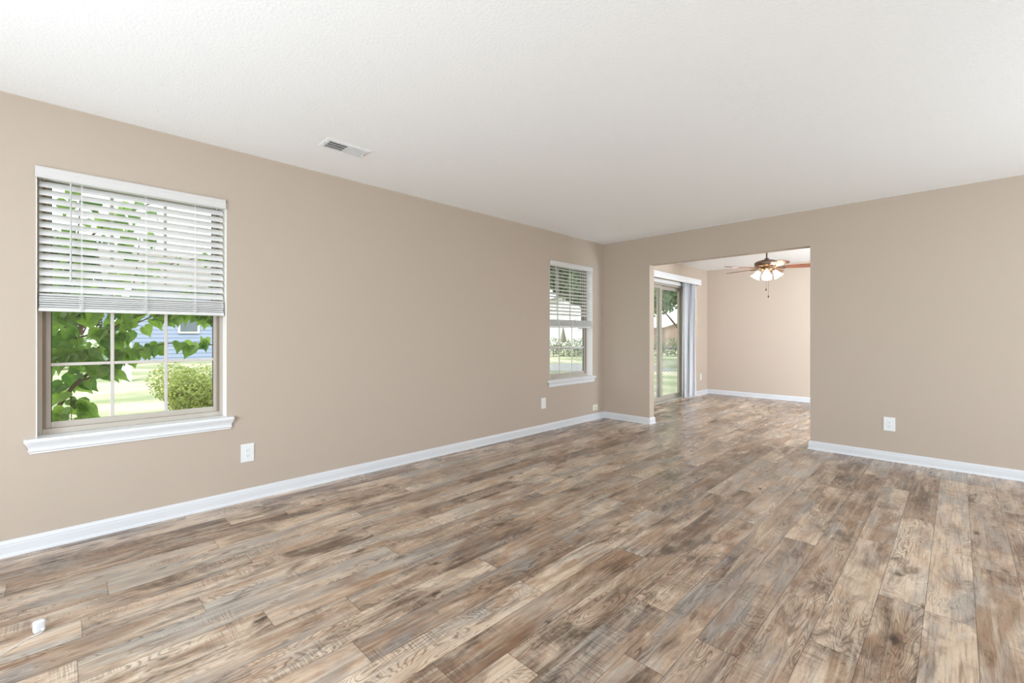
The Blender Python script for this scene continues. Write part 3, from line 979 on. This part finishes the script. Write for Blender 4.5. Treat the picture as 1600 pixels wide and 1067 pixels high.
# street seen through the far window
bm = bmesh.new()
u = Vector((math.cos(TH), math.sin(TH))); v = Vector((-math.sin(TH), math.cos(TH)))
def strip(k0, k1, a0, a1, z0, z1):
    q = [v * k0 + u * a0, v * k0 + u * a1, v * k1 + u * a1, v * k1 + u * a0]
    lo = [bm.verts.new((p.x, p.y, z0)) for p in q]; hi = [bm.verts.new((p.x, p.y, z1)) for p in q]
    bm.faces.new(lo[::-1]); bm.faces.new(hi)
    for i in range(4):
        j = (i + 1) % 4; bm.faces.new((lo[i], lo[j], hi[j], hi[i]))
strip(18.5, 23.5, -6, 7.0, GZ - 0.1, GZ + 0.02)
tag(obj('driveway', bm, M_asphalt), 'grey paved drive across the lawn beyond the far window', kind='structure')

# ---- foliage
def leaf_mat(name, c0, c1, trans=0.5):
    m, nt, n, l, b = new_mat(name)
    at = n.new('ShaderNodeAttribute'); at.attribute_name = 'leaf_id'
    cr = n.new('ShaderNodeValToRGB')
    cr.color_ramp.elements[0].position = 0.0; cr.color_ramp.elements[0].color = c0
    cr.color_ramp.elements[1].position = 1.0; cr.color_ramp.elements[1].color = c1
    # mottling within each leaf on top of its own tone
    tc = n.new('ShaderNodeTexCoord'); mo = n.new('ShaderNodeTexNoise'); mo.inputs['Scale'].default_value = 28; mo.inputs['Detail'].default_value = 5
    l.new(tc.outputs['Object'], mo.inputs['Vector'])
    mm = n.new('ShaderNodeMath'); mm.operation = 'MULTIPLY_ADD'; mm.inputs[1].default_value = 0.9; mm.use_clamp = True
    ms_ = n.new('ShaderNodeMath'); ms_.operation = 'SUBTRACT'; ms_.inputs[1].default_value = 0.45
    l.new(at.outputs['Fac'], ms_.inputs[0]); l.new(mo.outputs['Fac'], mm.inputs[0]); l.new(ms_.outputs[0], mm.inputs[2])
    l.new(mm.outputs[0], cr.inputs['Fac'])
    # paler, duller underside
    ge = n.new('ShaderNodeNewGeometry')
    un = n.new('ShaderNodeMix'); un.data_type = 'RGBA'; un.inputs['Factor'].default_value = 0.45
    l.new(cr.outputs['Color'], un.inputs['A']); un.inputs['B'].default_value = srgb(158, 178, 140)
    sd = n.new('ShaderNodeMix'); sd.data_type = 'RGBA'
    l.new(ge.outputs['Backfacing'], sd.inputs['Factor']); l.new(cr.outputs['Color'], sd.inputs['A']); l.new(un.outputs['Result'], sd.inputs['B'])
    l.new(sd.outputs['Result'], b.inputs['Base Color'])
    b.inputs['Roughness'].default_value = 0.35
    tr = n.new('ShaderNodeBsdfTranslucent')
    l.new(cr.outputs['Color'], tr.inputs['Color'])
    ms = n.new('ShaderNodeMixShader'); ms.inputs['Fac'].default_value = trans
    l.new(b.outputs['BSDF'], ms.inputs[1]); l.new(tr.outputs['BSDF'], ms.inputs[2])
    l.new(ms.outputs['Shader'], n['Material Output'].inputs['Surface'])
    return m
M_leaf = leaf_mat('broad_leaf_green', srgb(82, 134, 48), srgb(184, 224, 102))
M_bushleaf = leaf_mat('boxwood_leaf', srgb(126, 150, 62), srgb(224, 226, 126))
M_treeleaf = leaf_mat('tree_leaf', srgb(72, 92, 58), srgb(122, 146, 92))
M_paleleaf = leaf_mat('pale_tree_leaf', srgb(140, 172, 118), srgb(196, 218, 160))
M_yardleaf = leaf_mat('yard_tree_leaf', srgb(104, 132, 88), srgb(164, 188, 136))
M_hedge = leaf_mat('hedge_leaf', srgb(112, 122, 100), srgb(160, 168, 138))

class Leaves:
    def __init__(self): self.v = []; self.f = []; self.c = []
    def small(self, p, n, s, cid):
        """a folded four-sided leaf"""
        n = Vector(n).normalized(); a = n.orthogonal().normalized()
        a = (Matrix.Rotation(random.uniform(0, 2 * PI), 3, n) @ a); b = n.cross(a)
        i = len(self.v); p = Vector(p)
        self.v += [p - a * s, p + b * s * 0.55 + n * s * 0.15, p + a * s, p - b * s * 0.55 + n * s * 0.15]
        self.f.append((i, i + 1, i + 2, i + 3)); self.c.append(cid)
    def heart(self, p, down, nrm, s, cid):
        """a broad heart-shaped leaf with a drawn-out tip, folded along its midrib; p is the stalk end"""
        d = Vector(down).normalized(); nrm = Vector(nrm); nrm = (nrm - d * nrm.dot(d)).normalized(); w = d.cross(nrm)
        i = len(self.v)
        out = [(0.0, 0.0), (-0.14, 0.20), (-0.08, 0.42), (0.14, 0.56), (0.38, 0.52), (0.60, 0.36), (0.80, 0.14), (1.10, 0.0)]
        mid = [0.0, 0.25, 0.55, 0.82]
        cup = lambda t: -0.22 * t * t
        P = Vector(p)
        def pt(t, x): return P + d * (t * s) + w * (x * s) + nrm * (abs(x) * 0.30 * s + cup(max(t, 0)) * s)
        L = [pt(t, x) for t, x in out]; R = [pt(t, -x) for t, x in out[1:-1]]; Mv = [pt(t, 0) for t in mid[1:]]
        self.v += L + R + Mv
        Li = lambda k: i + k
        Ri = lambda k: i if k == 0 else (i + 7 if k == 7 else i + 8 + k - 1)
        Mi = lambda k: i if k == 0 else i + 14 + k - 1
        for S in (Li, Ri):
            for f in ((S(0), S(1), S(2), Mi(1)), (Mi(1), S(2), S(3), S(4), Mi(2)), (Mi(2), S(4), S(5), Mi(3)), (Mi(3), S(5), S(6), S(7))):
                self.f.append(f); self.c.append(cid)
    def build(self, name, m, parent, smooth=False):
        me = bpy.data.meshes.new(name)
        me.from_pydata([tuple(q) for q in self.v], [], self.f)
        at = me.attributes.new('leaf_id', 'FLOAT', 'FACE')
        at.data.foreach_set('value', self.c)
        me.materials.append(m)
        me.update()
        o = bpy.data.objects.new(name, me); C.objects.link(o)
        if parent is not None: o.parent = parent
        return o

def crown(n, blobs, size):
    lv = Leaves()
    for _ in range(n):
        c, r = random.choice(blobs)
        d = Vector((random.gauss(0, 1), random.gauss(0, 1), random.gauss(0, 1))).normalized()
        rad = random.uniform(0.55, 1.0) ** 0.5
        p = Vector(c) + Vector((d.x * r[0], d.y * r[1], d.z * r[2])) * rad
        nn = d + Vector((random.gauss(0, .5), random.gauss(0, .5), random.gauss(0, .5) + 0.3))
        lv.small(p, nn, size * random.uniform(0.6, 1.3), random.random())
    return lv

def tree(loc, h, cr_r, z_lo, n, size, leafm, label, name='leafy_tree', trunk_r=0.16, group=None, cat='tree'):
    t = thing(name, (loc[0], loc[1], GZ), 0, label, cat, group)
    blobs = []
    for k in range(16):
        a = random.uniform(0, 2 * PI); rr = cr_r * random.uniform(0.1, 0.75); f = random.random()
        zc = z_lo + (h - z_lo) * (0.15 + 0.7 * f)
        sz = cr_r * random.uniform(0.28, 0.45)
        blobs.append(((rr * math.cos(a) * (1.1 - 0.5 * f), rr * math.sin(a) * (1.1 - 0.5 * f), zc), (sz, sz, sz * 0.75)))
    crown(n, blobs, size).build('foliage', leafm, t)
    bm = bmesh.new()
    tube(bm, smooth_path([(0, 0, -0.05), (0.05, 0.02, h * 0.25), (-0.04, 0.05, h * 0.55), (0.02, 0, h * 0.85)], 4), [trunk_r * (1 - 0.8 * i / 12) for i in range(13)], 10)
    for b_ in blobs[:9]:
        c = Vector(b_[0]); zz = max(z_lo * 0.6, c.z - cr_r * 0.6)
        tube(bm, [(0, 0, zz), (c.x * 0.5, c.y * 0.5, (zz + c.z) / 2 + 0.1), tuple(c)], [trunk_r * 0.4, trunk_r * 0.25, trunk_r * 0.08], 6)
    obj('trunk', bm, M_bark, t, True)
    return t

# young broad-leaved tree right outside the near window
def build_young_tree():
    t = thing('young_tree', (-4.75, -0.75, GZ), 0, 'young tree with large heart shaped leaves across the near window', 'tree')
    o = Vector((-4.75, -0.75, GZ))
    B = [
        ([(-4.75, -0.75, -0.45), (-4.70, -0.55, 0.10), (-4.60, -0.30, 0.40), (-4.50, -0.07, 0.58), (-4.50, 0.07, 0.81), (-4.50, 0.20, 0.93), (-4.45, 0.30, 1.01)], 0.022, 26, 0),
        ([(-4.50, 0.07, 0.82), (-4.45, 0.18, 0.88), (-4.42, 0.27, 1.00), (-4.40, 0.42, 1.05), (-4.42, 0.62, 1.10), (-4.45, 0.92, 1.08)], 0.009, 26, 1),
        ([(-4.60, -0.30, 0.85), (-4.50, -0.05, 1.08), (-4.45, 0.10, 1.15), (-4.42, 0.24, 1.20), (-4.45, 0.45, 1.28), (-4.50, 0.66, 1.43), (-4.50, 0.95, 1.60)], 0.008, 34, 1),
        ([(-4.70, -0.40, 0.70), (-4.55, -0.06, 0.94), (-4.50, 0.09, 1.00), (-4.48, 0.21, 1.09), (-4.50, 0.32, 1.27), (-4.55, 0.40, 1.58), (-4.60, 0.44, 1.95)], 0.010, 32, 1),
        ([(-4.49, 0.05, 0.80), (-4.44, 0.05, 0.64), (-4.42, 0.05, 0.52)], 0.004, 20, 1),
        ([(-4.65, -0.30, 0.90), (-4.58, -0.02, 1.15), (-4.55, 0.01, 1.45), (-4.55, 0.08, 1.85), (-4.60, 0.10, 2.25)], 0.009, 32, 1),
        ([(-4.42, 0.24, 1.20), (-4.35, 0.46, 1.33), (-4.32, 0.70, 1.35), (-4.33, 0.90, 1.28)], 0.006, 40, 1),
        ([(-4.75, -0.75, 0.0), (-4.8, -0.5, 1.0), (-4.85, -0.1, 1.6), (-4.9, 0.3, 2.1), (-4.9, 0.7, 2.4)], 0.014, 40, 1),
        ([(-4.80, -0.4, 1.1), (-4.85, 0.1, 1.45), (-4.9, 0.6, 1.75), (-4.9, 1.1, 1.95)], 0.010, 32, 1),
        ([(-4.60, -0.32, 0.88), (-4.50, -0.10, 1.00), (-4.42, 0.02, 1.02), (-4.38, 0.14, 1.00)], 0.006, 34, 1),
        ([(-4.60, -0.35, 1.00), (-4.52, -0.10, 1.22), (-4.50, 0.08, 1.30), (-4.52, 0.22, 1.36)], 0.006, 34, 1),
    ]
    bm = bmesh.new(); lv = Leaves()
    rj = random.Random(21)
    for pts, r, n, lf in B:
        sp = smooth_path([Vector(p) - o for p in pts], 6)
        m = len(sp)
        tube(bm, sp, [r * (1 - 0.65 * i / (m - 1)) for i in range(m)], 7)
        lo = int(m * 0.45) if r > 0.02 else (int(m * 0.25) if lf else 0)
        for k in range(n):
            i = rj.randrange(lo, m)
            p = sp[i]
            side = rj.choice((-1, 1))
            sd = Vector((rj.uniform(-0.4, 0.9), side * rj.uniform(0.3, 1.0), rj.uniform(-0.3, 0.7))).normalized()
            q = p + sd * rj.uniform(0.03, 0.08)
            tube(bm, [p, p + (q - p) * 0.5 + Vector((0, 0, 0.006)), q], [0.0018, 0.0014, 0.0011], 4)
            down = Vector((rj.uniform(-0.2, 0.5), sd.y * rj.uniform(0.1, 0.9), rj.uniform(-1.0, -0.25)))
            nr = Vector((rj.uniform(0.3, 1.0), rj.uniform(-0.6, 0.6), rj.uniform(0.1, 1.0)))
            lv.heart(q, down, nr, rj.choice((rj.uniform(0.05, 0.09), rj.uniform(0.08, 0.125))), rj.random())
    obj('branches', bm, M_bark, t, True)
    lv.build('foliage', M_leaf, t)
build_young_tree()

# rounded bush to the right outside the near window
def build_bush():
    t = thing('boxwood_bush', (-6.75, 1.22, GZ), 0, 'rounded yellow green bush outside the near window at right', 'bush')
    blobs = []
    rj = random.Random(4)
    for k in range(26):
        a = rj.uniform(0, 2 * PI); rr = rj.uniform(0.0, 0.45)
        z = rj.uniform(0.15, 0.98)
        wz = 1 - 0.35 * z
        blobs.append(((rr * math.cos(a) * wz, rr * math.sin(a) * wz, z), (0.26, 0.26, 0.24)))
    crown(19000, blobs, 0.020).build('foliage', M_bushleaf, t)
    bm = bmesh.new()
    for k in range(14):
        c = Vector(blobs[k][0])
        tube(bm, [(c.x * 0.1, c.y * 0.1, -0.02), (c.x * 0.5, c.y * 0.5, c.z * 0.5), tuple(c)], [0.012, 0.008, 0.003], 5)
    obj('branches', bm, M_bark, t)
build_bush()

# distant trees and hedges
tree((-8.1, 11.6), 6.0, 2.6, 2.3, 24000, 0.10, M_treeleaf, 'large dark shade tree behind the blind of the far window', group=None)
tree((-9.4, 21.7), 8.5, 3.9, 2.1, 20000, 0.14, M_yardleaf, 'green shade tree above the yard seen through the patio door')
tree((-37, -3.5), 8.5, 3.8, 0.8, 8000, 0.17, M_paleleaf, 'pale green tree on the lawn left of the blue house', group=None)
tree((-47, 1.0), 9.5, 4.0, 1.5, 8000, 0.18, M_treeleaf, 'tall tree behind the blue house')
tree((-38, 60), 9, 4.5, 1.5, 7000, 0.20, M_paleleaf, 'pale tree beside the white house beyond the far window')
tree((-20.2, 30.5), 3.2, 1.3, 0.3, 5000, 0.07, M_hedge, 'small conical tree near the white house beyond the far window', name='conical_tree')

def hedge(p0, p1, h, d, n, size, m, label):
    p0 = Vector(p0); p1 = Vector(p1)
    L = (p1 - p0).length; a = math.atan2(p1.y - p0.y, p1.x - p0.x)
    t = thing('hedge', (p0.x, p0.y, GZ), a, label, 'hedge')
    k = max(2, int(L / (h * 0.55)))
    blobs = [((L * (i + 0.5) / k, random.uniform(-.1, .1), h * 0.5 * random.uniform(0.85, 1.1)), (h * 0.55, d / 2, h * 0.52)) for i in range(k)]
    crown(n, blobs, size).build('foliage', m, t)
    for i in range(k):
        bm = bmesh.new(); tube(bm, [(L * (i + .5) / k, 0, -0.02), (L * (i + .5) / k, 0.02, h * .6)], [0.03, 0.015], 5)
        obj('stem', bm, M_bark, t)
hedge((-24.5, 20.0), (-8.0, 36.4), 1.3, 1.2, 12000, 0.07, M_hedge, 'grey green clipped hedge behind the paved drive')
hedge((-27.5, -5.0), (-27.5, 1.4), 1.5, 1.2, 6000, 0.07, M_paleleaf, 'pale green hedge left of the blue house')

# ---- neighbouring houses
def gable_house(name, x0, x1, y0, y1, zw, zr, wallm, roofm, label, ridge='y', rz=0, origin=(0, 0), wins=(), trims=True, lower=None, garage=None):
    t = thing(name, (origin[0], origin[1], GZ), rz, label, 'house')
    bm = bmesh.new(); box(bm, x0, x1, y0, y1, -0.05, zw)
    # gable ends
    if ridge == 'y':
        xc = (x0 + x1) / 2
        for y in (y0, y1):
            ys = 0.06 if y == y0 else -0.06
            a = [bm.verts.new(p) for p in ((x0, y, zw), (x1, y, zw), (xc, y, zr))]; b_ = [bm.verts.new(p) for p in ((x0, y + ys, zw), (x1, y + ys, zw), (xc, y + ys, zr))]
            bm.faces.new(a); bm.faces.new(b_)
            for i in range(3): bm.faces.new((a[i], a[(i + 1) % 3], b_[(i + 1) % 3], b_[i]))
    obj('walls', bm, wallm, t)
    if lower:
        bm = bmesh.new(); box(bm, x0 - 0.03, x1 + 0.03, y0 - 0.03, y1 + 0.03, -0.05, lower)
        obj('lower_wall', bm, M_brick, t)
    bm = bmesh.new()
    e = 0.4; th = 0.12
    if ridge == 'y':
        xc = (x0 + x1) / 2; sl = (zr - zw) / (xc - x0)
        for s in (-1, 1):
            xe = x0 - e if s < 0 else x1 + e
            ze = zw - sl * e
            q = [(xe, y0 - e, ze), (xe, y1 + e, ze), (xc, y1 + e, zr), (xc, y0 - e, zr)]
            lo = [bm.verts.new(p) for p in q]; hi = [bm.verts.new((p[0], p[1], p[2] + th)) for p in q]
            bm.faces.new(lo); bm.faces.new(hi)
            for i in range(4): bm.faces.new((lo[i], lo[(i + 1) % 4], hi[(i + 1) % 4], hi[i]))
    obj('roof', bm, roofm, t)
    for (xa, xb, ya, yb, za, zb) in wins:
        bm = bmesh.new(); box(bm, xa, xb, ya, yb, za, zb)
        w = obj('window', bm, M_white, t)
        bm = bmesh.new()
        if xb - xa < 0.2: box(bm, xa - 0.01, xb + 0.02, ya + 0.1, yb - 0.1, za + 0.1, zb - 0.1)
        else: box(bm, xa + 0.1, xb - 0.1, ya - 0.02, yb + 0.01, za + 0.1, zb - 0.1)
        obj('pane', bm, M_housewin, w)
    if garage:
        bm = bmesh.new(); box(bm, *garage); obj('garage_door', bm, M_white, t)
    if trims:
        for (x, y) in ((x1, y0), (x1, y1)):
            bm = bmesh.new()
            box(bm, x - 0.02, x + 0.05, y - 0.09, y + 0.09, -0.05, zw)
            obj('corner_board', bm, M_white, t)
    return t
# blue-grey house beyond the near window: its long side faces us
gable_house('blue_house', -40, -31, 1.9, 16.0, 4.2, 6.4, M_blue_siding, M_roof, 'blue grey sided house across the lawn behind the near window', wins=[(-31.0, -30.92, 4.6, 5.6, 1.6, 2.8), (-31.0, -30.92, 8.5, 9.7, 1.4, 2.8)])
# white house with a garage beyond the far window
gable_house('white_house', -6, 6, -4, 4, 3.6, 5.4, M_white_siding, M_roof, 'white sided house beyond the far window', rz=TH, origin=(-29.5, 37.5), wins=[(0.8, 2.0, -4.06, -4.0, 2.0, 2.7), (-3.4, -2.2, -4.06, -4.0, 1.1, 2.5)], trims=False)
gable_house('brick_house', -5, 5, -4, 4, 2.4, 3.9, M_brick, M_paleroof, 'low brick and white house beyond the patio door', rz=TH, origin=(-22.0, 53.0), lower=None, wins=[(-2.4, -0.9, -4.06, -4.0, 1.2, 2.3)], trims=False)

# added white post in place of a reflection in the near window's glass
t = thing('reflection_post', (-18.7, 1.46, GZ), 0, 'square white post standing in for a reflection in the near window glass', 'post')
bm = bmesh.new(); box(bm, -0.11, 0.11, -0.11, 0.11, -0.1, 2.9, 0.01); obj('post', bm, M_white, t)
bm = bmesh.new(); box(bm, -0.15, 0.15, -0.15, 0.15, 2.9, 2.97, 0.008); obj('post_cap', bm, M_white, t)

# chain-link fence beyond the patio door
def build_fence():
    p0 = Vector((-9.6, 5.15)); p1 = Vector((-2.2, 12.51))
    L = (p1 - p0).length
    t = thing('chain_link_fence', (p0.x, p0.y, GZ), math.atan2(p1.y - p0.y, p1.x - p0.x), 'low grey chain link fence across the yard beyond the patio door', 'fence')
    H = 1.2
    bm = bmesh.new(); cyl(bm, (0, 0, H), (L, 0, H), 0.020, n=8); obj('top_rail', bm, M_greymetal, t, True)
    n = 4
    for k in range(n + 1):
        bm = bmesh.new(); cyl(bm, (L * k / n, 0.04, -0.05), (L * k / n, 0.04, H + 0.03), 0.026, n=8)
        cyl(bm, (L * k / n, 0.04, H + 0.03), (L * k / n, 0.04, H + 0.06), 0.030, 0.008, n=8)
        obj('post', bm, M_greymetal, t, True)
    bm = bmesh.new()
    s = 0.075; hh = H - 0.05
    k = -hh
    while k < L:
        for sg in (1, -1):
            a0, a1 = (k, k + hh)
            za, zb = (0.03, 0.03 + hh) if sg > 0 else (0.03 + hh, 0.03)
            if a0 < 0: za += (zb - za) * (-a0) / hh; a0 = 0
            if a1 > L: zb = za + (zb - za) * (L - a0) / (a1 - a0); a1 = L
            if a1 - a0 > 0.01: cyl(bm, (a0, 0.003 * sg, za), (a1, 0.003 * sg, zb), 0.0022, n=3, caps=False)
        k += s
    obj('wire_mesh', bm, M_greymetal, t)
build_fence()

# teardrop-shaped ornament hanging outside the far window
t = thing('hanging_ornament', (-4.30, 5.44, 1.335), 0, 'grey teardrop shaped ornament hanging outside the far window', 'ornament')
bm = bmesh.new(); lathe(bm, [(0.0, -0.02), (0.006, -0.03), (0.012, -0.08), (0.032, -0.17), (0.047, -0.225), (0.048, -0.25), (0.036, -0.285), (0.0, -0.295)], 18)
obj('teardrop_body', bm, M_ornament, t, True)
bm = bmesh.new(); cyl(bm, (0, 0, -0.03), (0, 0, 0.975), 0.003, n=6); obj('hanging_wire', bm, M_greymetal, t)
# roof overhang with gutter board above the windows, carrying the ornament
bm = bmesh.new(); box(bm, XL - 0.95, XL - 0.17, YF - 0.6, YE + 0.6, CH - 0.13, CH + 0.15)
tag(obj('roof_soffit', bm, M_white), 'white roof overhang outside', kind='structure')
bm = bmesh.new(); box(bm, XL - 0.5, XR + 0.5, YF - 0.6, YE + 0.6, CH + 0.15, CH + 0.35)
tag(obj('roof', bm, M_roof), 'roof of the house', kind='structure')
